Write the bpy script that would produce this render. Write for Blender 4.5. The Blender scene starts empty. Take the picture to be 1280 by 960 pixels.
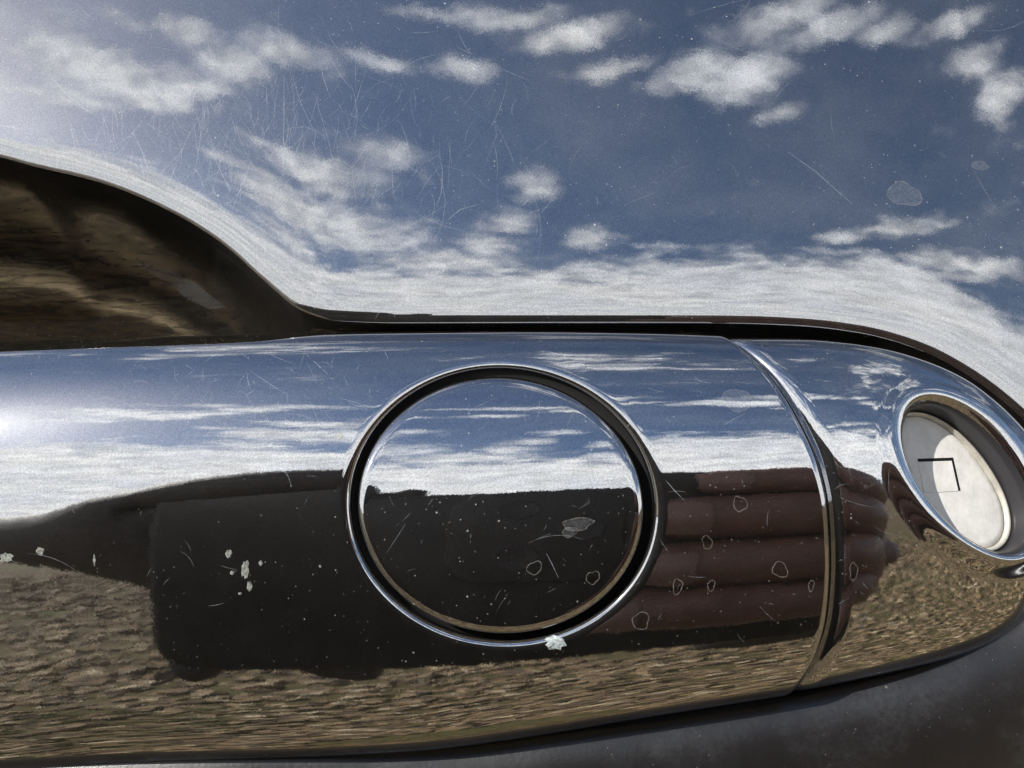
import bpy, bmesh, math, random
import numpy as np

# ------------------------------------------------------------------ camera, sky, sun
scene = bpy.context.scene
R = math.radians
random.seed(7)
rng = np.random.default_rng(7)
MM = 0.001
HZ = 0.95            # height of the handle above the ground, metres
D = 70.0             # camera distance from the handle front, mm
FPX = 1024.0         # focal length in photograph pixels (1280 wide)

cam_d = bpy.data.cameras.new("camera")
cam = bpy.data.objects.new("camera", cam_d)
scene.collection.objects.link(cam)
cam.location = (0, -D * MM, HZ)
cam.rotation_euler = (R(90), 0, 0)
cam_d.sensor_width = 36.0
cam_d.lens = 36.0 * FPX / 1280.0
cam_d.clip_start = 0.002
cam_d.clip_end = 5000
scene.camera = cam

SUN_AZ, SUN_EL = R(-55), R(31.5)     # azimuth from the door's outward normal (negative: to the left)
sun_dir = (math.sin(SUN_AZ) * math.cos(SUN_EL), -math.cos(SUN_AZ) * math.cos(SUN_EL), math.sin(SUN_EL))

world = bpy.data.worlds.new("World")
scene.world = world
world.use_nodes = True
wt = world.node_tree
wt.nodes.clear()


class NT:
    """tiny helper for writing node trees"""
    def __init__(self, tree):
        self.t = tree

    def n(self, kind, ins=None, **props):
        nd = self.t.nodes.new(kind)
        for k, v in props.items():
            setattr(nd, k, v)
        for k, v in (ins or {}).items():
            if isinstance(v, bpy.types.NodeSocket):
                self.t.links.new(v, nd.inputs[k])
            else:
                nd.inputs[k].default_value = v
        return nd

    def m(self, op, a, b=None, c=None, clamp=False):
        ins = {0: a}
        if b is not None:
            ins[1] = b
        if c is not None:
            ins[2] = c
        nd = self.n('ShaderNodeMath', ins, operation=op)
        nd.use_clamp = clamp
        return nd.outputs[0]

    def v(self, op, a, b=None):
        ins = {0: a}
        if b is not None:
            ins[1] = b
        nd = self.n('ShaderNodeVectorMath', ins, operation=op)
        return nd.outputs['Value'] if op in ('LENGTH', 'DISTANCE', 'DOT_PRODUCT') else nd.outputs[0]

    def rng(self, x, a, b, c=0.0, d=1.0, smooth=True):
        nd = self.n('ShaderNodeMapRange', {0: x, 1: a, 2: b, 3: c, 4: d})
        nd.interpolation_type = 'SMOOTHSTEP' if smooth else 'LINEAR'
        nd.clamp = True
        return nd.outputs[0]

    def mix(self, f, a, b, blend='MIX'):
        nd = self.n('ShaderNodeMix', data_type='RGBA', blend_type=blend)
        for k, v in ((0, f), (6, a), (7, b)):
            if isinstance(v, bpy.types.NodeSocket):
                self.t.links.new(v, nd.inputs[k])
            else:
                nd.inputs[k].default_value = v
        return nd.outputs[2]

    def noise(self, vec, scale, detail=4, rough=0.5, dist=0.0):
        nd = self.n('ShaderNodeTexNoise', {'Vector': vec, 'Scale': scale, 'Detail': detail, 'Roughness': rough, 'Distortion': dist})
        return nd.outputs[0], nd.outputs[1]

    def link(self, a, b):
        self.t.links.new(a, b)


w = NT(wt)
tc = w.n('ShaderNodeTexCoord')
dirv = w.v('NORMALIZE', tc.outputs['Generated'])
sep = w.n('ShaderNodeSeparateXYZ', {0: dirv})
dx, dy, dz = sep.outputs
sky = w.n('ShaderNodeTexSky', sky_type='NISHITA')
sky.sun_disc = False
sky.sun_elevation = SUN_EL
sky.sun_rotation = math.atan2(sun_dir[0], sun_dir[1])
sky.air_density = 1.0
sky.dust_density = 0.8
sky.ozone_density = 3.2
sky.altitude = 100
DEG = 180 / math.pi
az = w.m('MULTIPLY', w.m('ARCTAN2', dx, w.m('MULTIPLY', dy, -1.0)), DEG)
el = w.m('MULTIPLY', w.m('ARCSINE', dz), DEG)
# drifting cloud noise in the plane of a flat cloud layer
zz = w.m('ADD', w.m('MAXIMUM', dz, 0.0), 0.22)
pl = w.n('ShaderNodeCombineXYZ', {0: w.m('DIVIDE', dx, zz), 1: w.m('DIVIDE', dy, zz), 2: 0.0}).outputs[0]
n1, n1c = w.noise(pl, 2.6, 9, 0.62, 0.25)
n2, _ = w.noise(pl, 9.0, 8, 0.62, 0.15)
pl3 = w.v('MULTIPLY', pl, (1.0, 1.9, 1.0))
n3, _ = w.noise(pl3, 17.0, 9, 0.66, 0.35)
warp = w.n('ShaderNodeSeparateColor', {0: n1c})
azw = w.m('ADD', az, w.m('MULTIPLY', w.m('SUBTRACT', warp.outputs[0], 0.5), 9.0))
elw = w.m('ADD', el, w.m('MULTIPLY', w.m('SUBTRACT', warp.outputs[1], 0.5), 4.0))
pw = w.n('ShaderNodeCombineXYZ', {0: azw, 1: elw, 2: 0.0}).outputs[0]
# patches of cloud (azimuth, elevation, half width, half height, weight)
CLOUDS = [
    (-46.8, 39.7, 4.0, 1.4, 1), (-41.7, 38.7, 3.7, 1.92, 1), (-37.9, 37.9, 3.1, 1.71, 1), (-35.1, 39.1, 2.8, 0.95, 0.8),
    (-35.2, 44.6, 3.6, 1.09, 0.85), (-30.0, 43.5, 3.8, 1.55, 1), (-25.9, 45.4, 4.1, 1.16, 0.95), (-41.0, 43.9, 3.3, 0.6, 0.7),
    (-15.0, 39.3, 4.3, 1.45, 0.85), (-19.4, 36.7, 5.3, 2.04, 1), (-26.8, 38.0, 2.5, 0.47, 0.7), (-23.3, 32.0, 5.9, 2.25, 1),
    (-27.1, 34.4, 4.4, 0.72, 0.8), (-15.2, 46.3, 4.0, 0.45, 0.8), (-5.8, 46.4, 3.7, 0.81, 0.9), (-12.1, 49.9, 5.6, 0.41, 0.7),
    (0.0, 50.3, 5.6, 0.93, 0.85), (7.3, 48.6, 7.3, 1.0, 1), (10.7, 46.0, 4.9, 0.73, 1), (2.0, 37.6, 2.6, 1.26, 0.85),
    (-0.7, 33.8, 2.7, 1.47, 0.85), (7.3, 31.6, 2.6, 1.64, 0.9), (13.5, 26.3, 3.4, 1.36, 0.95), (19.4, 44.5, 3.9, 1.41, 1),
    (24.2, 43.1, 4.3, 1.62, 1), (28.5, 40.1, 2.8, 0.55, 0.8), (29.5, 46.6, 5.5, 1.16, 1), (34.7, 44.8, 4.6, 1.05, 0.9),
    (40.0, 43.3, 3.6, 0.72, 0.85), (44.8, 42.2, 3.8, 0.68, 0.8), (45.8, 39.4, 2.8, 0.97, 0.9), (47.8, 36.6, 2.2, 1.16, 0.95),
    (31.1, 29.4, 3.4, 0.89, 0.8), (36.2, 29.6, 3.9, 0.88, 0.85), (40.0, 29.5, 2.4, 0.51, 0.7), (26.6, 25.8, 2.3, 1.8, 0.8),
    (38.5, 26.0, 3.6, 1.6, 0.9), (42.2, 24.9, 2.9, 1.21, 0.9), (38.8, 24.3, 6.5, 0.58, 1),
    (-17.2, 31.5, 8.6, 3.12, 1), (-6.6, 27.6, 7.8, 2.66, 1), (1.5, 25.9, 6.2, 0.95, 0.9), (-24.7, 27.1, 4.9, 2.7, 0.9), (-2.5, 31.0, 3.3, 1.58, 0.8),
    (-42.3, 39.1, 9.4, 2.79, 0.95), (-44.2, 35.6, 5.0, 1.41, 0.8), (-33.3, 41.0, 5.2, 1.59, 0.7),
]
acc = None
for (ca, ce, ra, re, wt_) in CLOUDS:
    dv = w.v('MULTIPLY', w.v('SUBTRACT', pw, (ca, ce, 0)), (1 / ra, 1 / re, 0))
    g = w.m('MULTIPLY', w.rng(w.v('LENGTH', dv), 1.9, 0.1), wt_)
    acc = g if acc is None else w.m('MAXIMUM', acc, g)
# bank of low cloud towards the horizon
bank = w.rng(w.m('ADD', w.m('ADD', elw, w.rng(az, 33.0, 46.0, 0.0, 13.0)), w.m('MULTIPLY', w.m('SUBTRACT', n1, 0.5), 18.0)), 30.0, 22.5, 0.0, 1.35)
# loose clouds over the rest of the sky, where no patch above is named
outside = w.rng(w.m('ABSOLUTE', az), 38.0, 55.0)
loose = w.m('MULTIPLY', w.rng(n1, 0.5, 0.62), w.m('MAXIMUM', outside, w.rng(el, 50.0, 56.0)))
loose = w.m('MULTIPLY', loose, 0.62)
dens = w.m('MAXIMUM', w.m('MAXIMUM', acc, bank), loose)
dens = w.rng(w.m('ADD', dens, w.m('ADD', w.m('MULTIPLY', w.m('SUBTRACT', n2, 0.5), 1.5), w.m('MULTIPLY', w.m('SUBTRACT', n3, 0.5), 1.5))), 0.1, 1.3)
bright = w.rng(w.m('ADD', w.m('MULTIPLY', n2, 0.6), w.m('MULTIPLY', n3, 0.4)), 0.34, 0.66, 0.62, 1.0)
ccol = w.mix(w.rng(n1, 0.35, 0.65), (0.84, 0.86, 0.88, 1), (1.0, 0.985, 0.95, 1))
CLOUD_LUM = 1.06
cl = w.v('SCALE', ccol); cl.node.inputs['Scale'].default_value = 1.0
w.link(w.m('MULTIPLY', bright, CLOUD_LUM), cl.node.inputs['Scale'])
SKY_STR = 0.068
veil = w.rng(n1, 0.3, 0.7, 0.0, 0.08)
dens = w.m('MAXIMUM', dens, veil)
bg_sky = w.n('ShaderNodeBackground', {0: sky.outputs[0], 1: SKY_STR})
bg_cl = w.n('ShaderNodeBackground', {0: cl, 1: 1.0})
mixb = w.n('ShaderNodeMixShader', {0: dens, 1: bg_sky.outputs[0], 2: bg_cl.outputs[0]})
wo = w.n('ShaderNodeOutputWorld', {0: mixb.outputs[0]})

sun_d = bpy.data.lights.new("sun", 'SUN')
sun_d.energy = 4.5
sun_d.angle = R(0.53)
sun_d.color = (1.0, 0.95, 0.87)
sun = bpy.data.objects.new("sun", sun_d)
scene.collection.objects.link(sun)
sun.location = (sun_dir[0] * 20, sun_dir[1] * 20, sun_dir[2] * 20)
from mathutils import Vector, Matrix
sun.rotation_euler = Vector(sun_dir).to_track_quat('Z', 'Y').to_euler()

vs = scene.view_settings
vs.view_transform = 'Standard'
vs.look = 'None'
vs.exposure = 0.85
vs.gamma = 1.0
vs.use_curve_mapping = False
scene.cycles.max_bounces = 10
scene.cycles.glossy_bounces = 6
scene.cycles.sample_clamp_indirect = 6.0


# ------------------------------------------------------------------ helpers
def hermite(xs, ys):
    """monotone cubic through the given points"""
    xs = np.array(xs, float); ys = np.array(ys, float)
    h = np.diff(xs); dl = np.diff(ys) / h
    m = np.zeros_like(xs)
    m[0], m[-1] = dl[0], dl[-1]
    for i in range(1, len(xs) - 1):
        if dl[i - 1] * dl[i] > 0:
            w1, w2 = 2 * h[i] + h[i - 1], h[i] + 2 * h[i - 1]
            m[i] = (w1 + w2) / (w1 / dl[i - 1] + w2 / dl[i])
    def f(x):
        x = np.asarray(x, float)
        i = np.clip(np.searchsorted(xs, x) - 1, 0, len(h) - 1)
        t = (x - xs[i]) / h[i]
        lo, hi = x < xs[0], x > xs[-1]
        tt = np.clip(t, 0, 1)
        r = ((1 + 2 * tt) * (1 - tt) ** 2 * ys[i] + tt * (1 - tt) ** 2 * h[i] * m[i]
             + tt ** 2 * (3 - 2 * tt) * ys[i + 1] + tt ** 2 * (tt - 1) * h[i] * m[i + 1])
        r = np.where(lo, ys[0] + (x - xs[0]) * m[0], r)
        r = np.where(hi, ys[-1] + (x - xs[-1]) * m[-1], r)
        return r
    return f


def px_curve(pts, depth):
    """pixel polyline of the photograph -> smooth z(x) in mm at the given depth"""
    s = (D + depth) / FPX
    return hermite([(p[0] - 640) * s for p in pts], [(480 - p[1]) * s for p in pts])


def link_mesh(name, verts, faces, mat, parent=None, smooth=True):
    me = bpy.data.meshes.new(name)
    me.from_pydata([tuple(v) for v in (np.asarray(verts) * MM).tolist()], [], [tuple(f) for f in faces])
    bm = bmesh.new(); bm.from_mesh(me)
    bmesh.ops.recalc_face_normals(bm, faces=bm.faces[:])
    bm.to_mesh(me); bm.free()
    me.polygons.foreach_set('use_smooth', [smooth] * len(me.polygons))
    if mat:
        me.materials.append(mat)
    me.update()
    ob = bpy.data.objects.new(name, me)
    scene.collection.objects.link(ob)
    if parent:
        ob.parent = parent
    else:
        ob.location = (0, 0, HZ)
    return ob


def empty(name, label, cat, loc=(0, 0, 0)):
    o = bpy.data.objects.new(name, None)
    scene.collection.objects.link(o)
    o.location = loc
    o.empty_display_size = 0.02
    o['label'] = label
    o['category'] = cat
    return o


def grid_faces(nr, nc, off=0, flip=False):
    i = np.arange(nr - 1)[:, None] * nc + np.arange(nc - 1)[None, :] + off
    q = np.stack([i, i + 1, i + nc + 1, i + nc], -1).reshape(-1, 4)
    return q[:, ::-1] if flip else q


def weld(verts, faces, tol=1e-4):
    key = np.round(np.asarray(verts) / tol).astype(np.int64)
    _, first, inv = np.unique(key, axis=0, return_index=True, return_inverse=True)
    inv = inv.reshape(-1)
    f = inv[np.asarray(faces)]
    out = []
    for q in f.tolist():
        u = list(dict.fromkeys(q))
        if len(u) >= 3:
            out.append(u)
    return np.asarray(verts)[first], out


def quarter(d, r, deep=None):
    """inward drop of a rounded edge at distance d from the edge (0 = at the edge)"""
    deep = r if deep is None else deep
    q = np.clip(d / r, 0, 1)
    return deep * (1 - np.sqrt(np.clip(1 - (1 - q) ** 2, 0, 1)))


# ------------------------------------------------------------------ materials
def new_mat(name):
    m = bpy.data.materials.new(name)
    m.use_nodes = True
    m.node_tree.nodes.clear()
    t = NT(m.node_tree)
    out = t.n('ShaderNodeOutputMaterial')
    return m, t, out


def obj_mm(t):
    c = t.n('ShaderNodeTexCoord').outputs['Object']
    return t.v('MULTIPLY', c, (1000, 1000, 1000))


def specks(t, p, scale, thr, seed):
    """small irregular dust specks: 1 inside a speck"""
    v = t.n('ShaderNodeTexVoronoi', {'Vector': t.v('ADD', p, (seed, seed * 2.3, seed * .7)), 'Scale': scale, 'Randomness': 1.0})
    sc = t.n('ShaderNodeSeparateColor', {0: v.outputs['Color']})
    size = t.m('MULTIPLY', t.m('POWER', sc.outputs[0], 6.0), thr)
    s = t.m('LESS_THAN', v.outputs['Distance'], size)
    return t.m('MULTIPLY', s, t.rng(sc.outputs[1], 0.0, 1.0, 0.3, 1.0))


def gloss_paint(name, tint, rough=0.02, dust=1.0, haze=0.05, flake=0.02, peel=0.0015, haze_r=0.28, grime=0.007, refl_streak=0.0):
    m, t, out = new_mat(name)
    p = obj_mm(t)
    # orange peel and flake grain
    pn, _ = t.noise(p, 0.55, 2, 0.4)
    bump1 = t.n('ShaderNodeBump', {'Height': pn, 'Strength': 1.0, 'Distance': peel * MM * 10})
    fn, fcol = t.noise(p, 11.0, 1, 0.5)
    off = t.v('SUBTRACT', fcol, (0.5, 0.5, 0.5))
    sc_ = t.v('MULTIPLY', off, (flake, flake, flake))
    nrm = t.v('NORMALIZE', t.v('ADD', bump1.outputs[0], sc_))
    fine, _ = t.noise(p, 6.5, 3, 0.75)
    tintn = t.mix(t.rng(fine, 0.35, 0.7, 0.0, 1.0), tuple(c * 0.82 for c in tint) + (1,), tuple(min(1, c * 1.15) for c in tint) + (1,))
    if refl_streak:
        st, _ = t.noise(t.v('MULTIPLY', p, (0.12, 0.7, 1.6)), 1.0, 7, 0.7, 0.8)  # streaks of reflected ground, painted into the tint
        tintn = t.mix(t.rng(st, 0.36, 0.62, 0.0, refl_streak), tintn, (.012, .009, .006, 1))
    wear, _ = t.noise(p, 0.12, 4, 0.6)
    rr = t.rng(wear, 0.35, 0.7, rough * 0.7, rough * 1.5)
    main = t.n('ShaderNodeBsdfPrincipled', {'Base Color': tintn, 'Metallic': 1.0, 'Roughness': rr, 'Normal': nrm})
    hz = t.n('ShaderNodeBsdfGlossy', {'Color': (.75, .78, .82, 1), 'Roughness': haze_r, 'Normal': bump1.outputs[0]})
    film = t.m('MULTIPLY', t.rng(wear, 0.3, 0.75, 0.6, 1.4), haze)
    mx = t.n('ShaderNodeMixShader', {0: film, 1: main.outputs[0], 2: hz.outputs[0]})
    dd = t.n('ShaderNodeBsdfDiffuse', {'Color': (.62, .63, .62, 1)})
    filmn, _ = t.noise(p, 0.35, 6, 0.7)
    mx = t.n('ShaderNodeMixShader', {0: t.rng(filmn, 0.3, 0.7, 0.7 * grime, 1.25 * grime), 1: mx.outputs[0], 2: t.n('ShaderNodeBsdfDiffuse', {'Color': (.50, .48, .45, 1)}).outputs[0]})
    s1 = specks(t, p, 1.5, 0.16, 3.1)
    s2 = specks(t, p, 3.4, 0.22, 9.7)
    s3 = specks(t, p, 0.45, 0.065, 17.2)
    area, _ = t.noise(p, 0.05, 3, 0.6)
    area = t.rng(area, 0.35, 0.65, 0.35, 1.0)
    sp = t.m('MULTIPLY', t.m('MAXIMUM', t.m('MULTIPLY', t.m('MAXIMUM', s1, s2), area), s3), 0.75 * dust)
    mx2 = t.n('ShaderNodeMixShader', {0: sp, 1: mx.outputs[0], 2: dd.outputs[0]})
    t.link(mx2.outputs[0], out.inputs[0])
    return m


PANEL = gloss_paint('door_paint', (0.40, 0.41, 0.43), rough=0.024, dust=0.55, grime=0.018, haze=0.0018, flake=0.012, peel=0.0003)
HANDLE = gloss_paint('handle_gloss', (0.50, 0.51, 0.53), rough=0.022, dust=0.32, haze=0.006, flake=0.015, peel=0.0006)
CAPM = gloss_paint('cap_gloss', (0.54, 0.55, 0.57), rough=0.022, dust=0.35, haze=0.014, flake=0.016, peel=0.0006)
DISCM = gloss_paint('disc_gloss', (0.50, 0.51, 0.53), rough=0.02, dust=0.5, haze=0.006, flake=0.015, peel=0.0006)
RECESS = gloss_paint('recess_paint', (0.10, 0.08, 0.05), rough=0.12, dust=0.25, haze=0.006, flake=0.03, peel=0.001, haze_r=0.3, grime=0.015, refl_streak=0.85)


def simple(name, col, rough, metallic=0.0, bump=None, var=0.0, spec=0.5):
    m, t, out = new_mat(name)
    p = obj_mm(t)
    nz, _ = t.noise(p, 0.6, 5, 0.65)
    c = t.mix(t.rng(nz, 0.3, 0.7), tuple(k * (1 - var) for k in col) + (1,), tuple(min(1, k * (1 + var)) for k in col) + (1,))
    ins = {'Base Color': c, 'Roughness': rough, 'Metallic': metallic, 'Specular IOR Level': spec}
    if bump:
        bn, _ = t.noise(p, bump[0], 4, 0.6)
        ins['Normal'] = t.n('ShaderNodeBump', {'Height': bn, 'Strength': bump[2] if len(bump) > 2 else 0.6, 'Distance': bump[1] * MM}).outputs[0]
    b = t.n('ShaderNodeBsdfPrincipled', ins)
    t.link(b.outputs[0], out.inputs[0])
    return m


def satin_trim():
    m, t, out = new_mat('satin_black_trim')
    p = obj_mm(t)
    big, _ = t.noise(p, 0.11, 5, 0.65, 0.4)
    fine, _ = t.noise(p, 2.2, 6, 0.75)
    dusty = t.m('MULTIPLY', t.rng(big, 0.46, 0.68), t.rng(fine, 0.36, 0.62))
    sp = t.m('MAXIMUM', specks(t, p, 1.2, 0.15, 5.0), specks(t, p, 3.0, 0.18, 8.0))
    col = t.mix(t.m('MULTIPLY', dusty, 0.09), (0.008, 0.0075, 0.008, 1), (0.13, 0.14, 0.16, 1))
    col = t.mix(t.m('MULTIPLY', sp, 0.3), col, (0.35, 0.34, 0.32, 1))
    bn = t.n('ShaderNodeBump', {'Height': fine, 'Strength': 0.5, 'Distance': 0.05 * MM})
    b = t.n('ShaderNodeBsdfPrincipled', {'Base Color': col, 'Roughness': t.rng(big, 0.3, 0.7, 0.27, 0.36), 'Specular IOR Level': 0.85, 'Normal': bn.outputs[0]})
    t.link(b.outputs[0], out.inputs[0])
    return m


TRIM = satin_trim()
GAP = simple('gap_shade_black', (0.006, 0.006, 0.006), 0.7, spec=0.2)  # near-black that puts the shade of narrow gaps into the colour


def mark_mat(name, col, alpha, rough=0.4):
    m, t, out = new_mat(name)
    p = obj_mm(t)
    nz, _ = t.noise(p, 3.0, 4, 0.7)
    a = t.m('MULTIPLY', t.rng(nz, 0.3, 0.62, 0.25, 1.0), alpha)
    b = t.n('ShaderNodeBsdfPrincipled', {'Base Color': col + (1,), 'Roughness': rough, 'Alpha': a})
    t.link(b.outputs[0], out.inputs[0])
    return m


SCRATCH = mark_mat('scratch', (.58, .64, .70), 0.28)
SPOT = mark_mat('dried_water', (.52, .49, .45), 0.17)
SPOTF = mark_mat('dried_water_film', (.55, .58, .62), 0.055)
CHIP = mark_mat('bare_chip', (.40, .46, .48), .9)

# ------------------------------------------------------------------ the car door (one thing)
door = empty('car_door', 'glossy dark car door with a rounded pull handle, reflecting clouds and dry ground', 'car door', (0, 0, HZ))

# ---- profile of the handle: elevation of the surface normal against z (mm) at mid handle
PZ = [-31.0, -30.6, -29.7, -28.2, -26.6, -24.0, -17.0, -11.0, -8.2, -5.5, -2.7, -0.7, 1.5, 3.3, 4.3, 4.7]
PA = [-84, -62, -42, -26, -14, -6.5, -0.5, 4.6, 9.5, 15, 22, 28, 37, 49, 64, 85]
za = np.linspace(PZ[0], PZ[-1], 6001)
aa = np.radians(hermite(PZ, PA)(za))
ta = np.tan(aa)
ya = np.concatenate([[0], np.cumsum((ta[1:] + ta[:-1]) / 2 * np.diff(za))])
ya -= ya.min()
PH = PZ[-1] - PZ[0]
zn = (za - PZ[0]) / PH
yn = ya / PH
arc = np.concatenate([[0], np.cumsum(np.hypot(np.diff(zn), np.diff(yn)))])
arc /= arc[-1]


def prof(zeta):
    return np.interp(zeta, zn, yn)


def zeta_samples(n):
    return np.interp(np.linspace(0, 1, n), arc, zn)


TOP = hermite([-75, -43, -30, -13, 0, 13, 20, 28, 36], [3.2, 4.5, 4.8, 5.1, 5.15, 4.95, 4.7, 4.3, 3.8])
BOT = hermite([-75, -48, -35, -15, -8, 0, 10, 20, 28, 36], [-37.4, -36.2, -35.0, -34.0, -33.5, -32.4, -30.7, -29.1, -27.8, -26.3])
RX = 850.0


def hbase(x, zeta):
    zt, zb = TOP(x), BOT(x)
    H = zt - zb
    return np.stack([x, H * prof(zeta) + x * x / (2 * RX), zb + zeta * H], -1)


EC = (-0.85, -10.3)       # disc centre
EA, EB, ER = 13.1, 11.7, R(-7)


def ell(x, z):
    """signed distance-like measure from the edge of the round opening (positive outside)"""
    dx_, dz_ = x - EC[0], z - EC[1]
    u = dx_ * math.cos(ER) + dz_ * math.sin(ER)
    v = -dx_ * math.sin(ER) + dz_ * math.cos(ER)
    th = np.arctan2(v / EB, u / EA)
    return (np.hypot(u / EA, v / EB) - 1) * np.hypot(EA * np.cos(th), EB * np.sin(th)), th


def ell_pt(th, d):
    u = (EA + d) * np.cos(th)
    v = (EB + d) * np.sin(th)
    return EC[0] + u * math.cos(ER) - v * math.sin(ER), EC[1] + u * math.sin(ER) + v * math.cos(ER)


SEAM = hermite([-29.5, -26, -24, -20.5, -16.4, -11.6, -7.5, -3.4, 0, 2.2, 3.6, 4.8],
               [24.6, 25.9, 26.6, 27.3, 27.5, 27.35, 26.7, 25.3, 23.7, 22.2, 21.1, 20.0])

zeta = zeta_samples(150)
NZ_ = len(zeta)
V, F = [], []


def add_patch(P):
    nr, nc = P.shape[:2]
    off = sum(len(v) for v in V)
    V.append(P.reshape(-1, 3))
    F.append(grid_faces(nr, nc, off))


XA, XB = -20.0, 18.0
# left part
xs = np.concatenate([np.linspace(-75, -50, 14)[:-1], np.linspace(-50, XA, 70)])
X_, Z_ = np.meshgrid(xs, zeta)
add_patch(hbase(X_, Z_))
# right part up to the seam, with a rounded lip and an end wall
zmid = (BOT(22.0) + zeta * (TOP(22.0) - BOT(22.0)))
xe = SEAM(zmid)
LIP = 0.7
dl = np.concatenate([np.linspace(1, 0, 30) ** 1.0])
rows = []
f1 = np.linspace(0, 1, 26)
cols = []
for f_ in f1:
    x_ = XB + (xe - LIP - XB) * f_
    cols.append(hbase(x_, zeta))
for q in np.linspace(0, 1, 13)[1:]:
    ang = q * math.pi / 2
    x_ = xe - LIP + LIP * math.sin(ang)
    b_ = hbase(x_, zeta)
    b_[:, 1] += 0.6 * (1 - math.cos(ang))
    cols.append(b_)
for dd_ in (1.6, 3.0):
    b_ = hbase(xe, zeta)
    b_[:, 1] += 0.6 + dd_
    cols.append(b_)
add_patch(np.stack(cols, 1))
# middle part with the round opening
xs_m = np.linspace(XA, XB, 121)
loop = [(XB, z_) for z_ in zeta[NZ_ // 2:]] + [(x_, 1.0) for x_ in xs_m[::-1][1:]] + [(XA, z_) for z_ in zeta[::-1][1:]] \
    + [(x_, 0.0) for x_ in xs_m[1:]] + [(XB, z_) for z_ in zeta[1:NZ_ // 2]]
loop = np.array(loop + [loop[0]])
lz = BOT(loop[:, 0]) + loop[:, 1] * (TOP(loop[:, 0]) - BOT(loop[:, 0]))
_, lth = ell(loop[:, 0], lz)
lth[-1] = lth[0]
OF = 1.0
ring_d = np.concatenate([OF * (1 - np.cos(np.linspace(0, math.pi / 2, 13))), [1.25, 1.6, 2.2]])
ringsP = []
for dwall in (0.02,):
    ex, ez = ell_pt(lth, 0.0)
    P = hbase(ex, (ez - BOT(ex)) / (TOP(ex) - BOT(ex)))
    P[:, 1] += 0.75 + dwall
    ringsP.append(P)
for d_ in ring_d:
    ex, ez = ell_pt(lth, d_)
    P = hbase(ex, (ez - BOT(ex)) / (TOP(ex) - BOT(ex)))
    P[:, 1] += quarter(np.array(d_), OF, 0.75)
    ringsP.append(P)
ex, ez = ell_pt(lth, ring_d[-1])
zin = (ez - BOT(ex)) / (TOP(ex) - BOT(ex))
ain = np.interp(zin, zn, arc); aout = np.interp(loop[:, 1], zn, arc)
for f_ in np.linspace(0, 1, 46)[1:]:
    x_ = ex + (loop[:, 0] - ex) * f_
    if f_ == 1:
        z_ = loop[:, 1]
    else:
        z_ = np.interp(ain + (aout - ain) * f_, arc, zn)
    ringsP.append(hbase(x_, z_))
add_patch(np.stack(ringsP, 0))
vv, ff = weld(np.concatenate(V), np.concatenate(F))
handle = link_mesh('pull_handle', vv, ff, HANDLE, door)

# gap wall and floor behind the disc, blackened in place of shade
th = np.linspace(0, 2 * math.pi, 97)
V_, rad = [], [0.02, 0.0, -3.0]
for d_, dep_ in zip(rad, (0.78, 1.5, 1.5)):
    ex, ez = ell_pt(th, d_)
    P = hbase(ex, (ez - BOT(ex)) / (TOP(ex) - BOT(ex))); P[:, 1] += dep_
    V_.append(P)
vv, ff = weld(np.concatenate(V_), grid_faces(len(rad), 97))
link_mesh('cover_gap_shade', vv, ff, GAP, handle)


# cover disc
def dbase(x, z):
    P = hbase(x, (z - BOT(x)) / (TOP(x) - BOT(x)))
    P[..., 1] += (P[..., 2] - EC[1]) * 0.055
    return P


GAPW = 0.74
DF = 0.9
DSH = -0.15
th = np.linspace(0, 2 * math.pi, 241)
rowsP = []
for dn in (3.0,):
    ex, ez = ell_pt(th, -GAPW); ex = ex + DSH; P = dbase(ex, ez); P[:, 1] += 0.6 + dn - 0.1; rowsP.append(P)
for q in np.linspace(0, 1, 14):
    d_ = DF * (1 - math.cos(q * math.pi / 2))
    ex, ez = ell_pt(th, -GAPW - d_); ex = ex + DSH
    P = dbase(ex, ez); P[:, 1] += quarter(np.array(d_), DF, 0.6) - 0.1
    rowsP.append(P)
ex0, ez0 = ell_pt(th, -GAPW - DF)
ex0 = ex0 + DSH
for f_ in np.linspace(0, 1, 40)[1:]:
    ex = ex0 + (EC[0] + DSH - ex0) * f_; ez = ez0 + (EC[1] - ez0) * f_
    P = dbase(ex, ez); P[:, 1] += -0.1
    rowsP.append(P)
vv, ff = weld(np.concatenate([r_ for r_ in rowsP]), grid_faces(len(rowsP), 241, flip=True))
disc = link_mesh('cover_disc', vv, ff, DISCM, handle)

# ------------------------------------------------------------------ end cap with the lock
CXS = [18, 24, 28, 32, 36, 40, 44, 47, 49.5, 53, 56, 57.5, 58]
CT = hermite(CXS, [4.45, 4.45, 4.4, 4.1, 3.5, 2.4, 0.7, -1.3, -3.4, -6.9, -10.8, -13.0, -14.1])
CB = hermite(CXS, [-29.6, -28.6, -27.9, -27.2, -26.5, -25.8, -25.0, -24.2, -23.3, -21.3, -18.2, -16.0, -14.8])


def cbase(x, zeta):
    x = np.asarray(x, float)
    zt, zb = CT(x), CB(x)
    H = zt - zb
    q = np.clip((x - 18) / 40.4, 0, 0.9995)
    front = 0.95 + 15.0 * (1 - np.sqrt(1 - q ** 2.4))
    return np.stack([x, front + H * prof(zeta), zb + zeta * H], -1)


def cap_zeta(x, z):
    return (z - CB(x)) / (CT(x) - CB(x))


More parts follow.
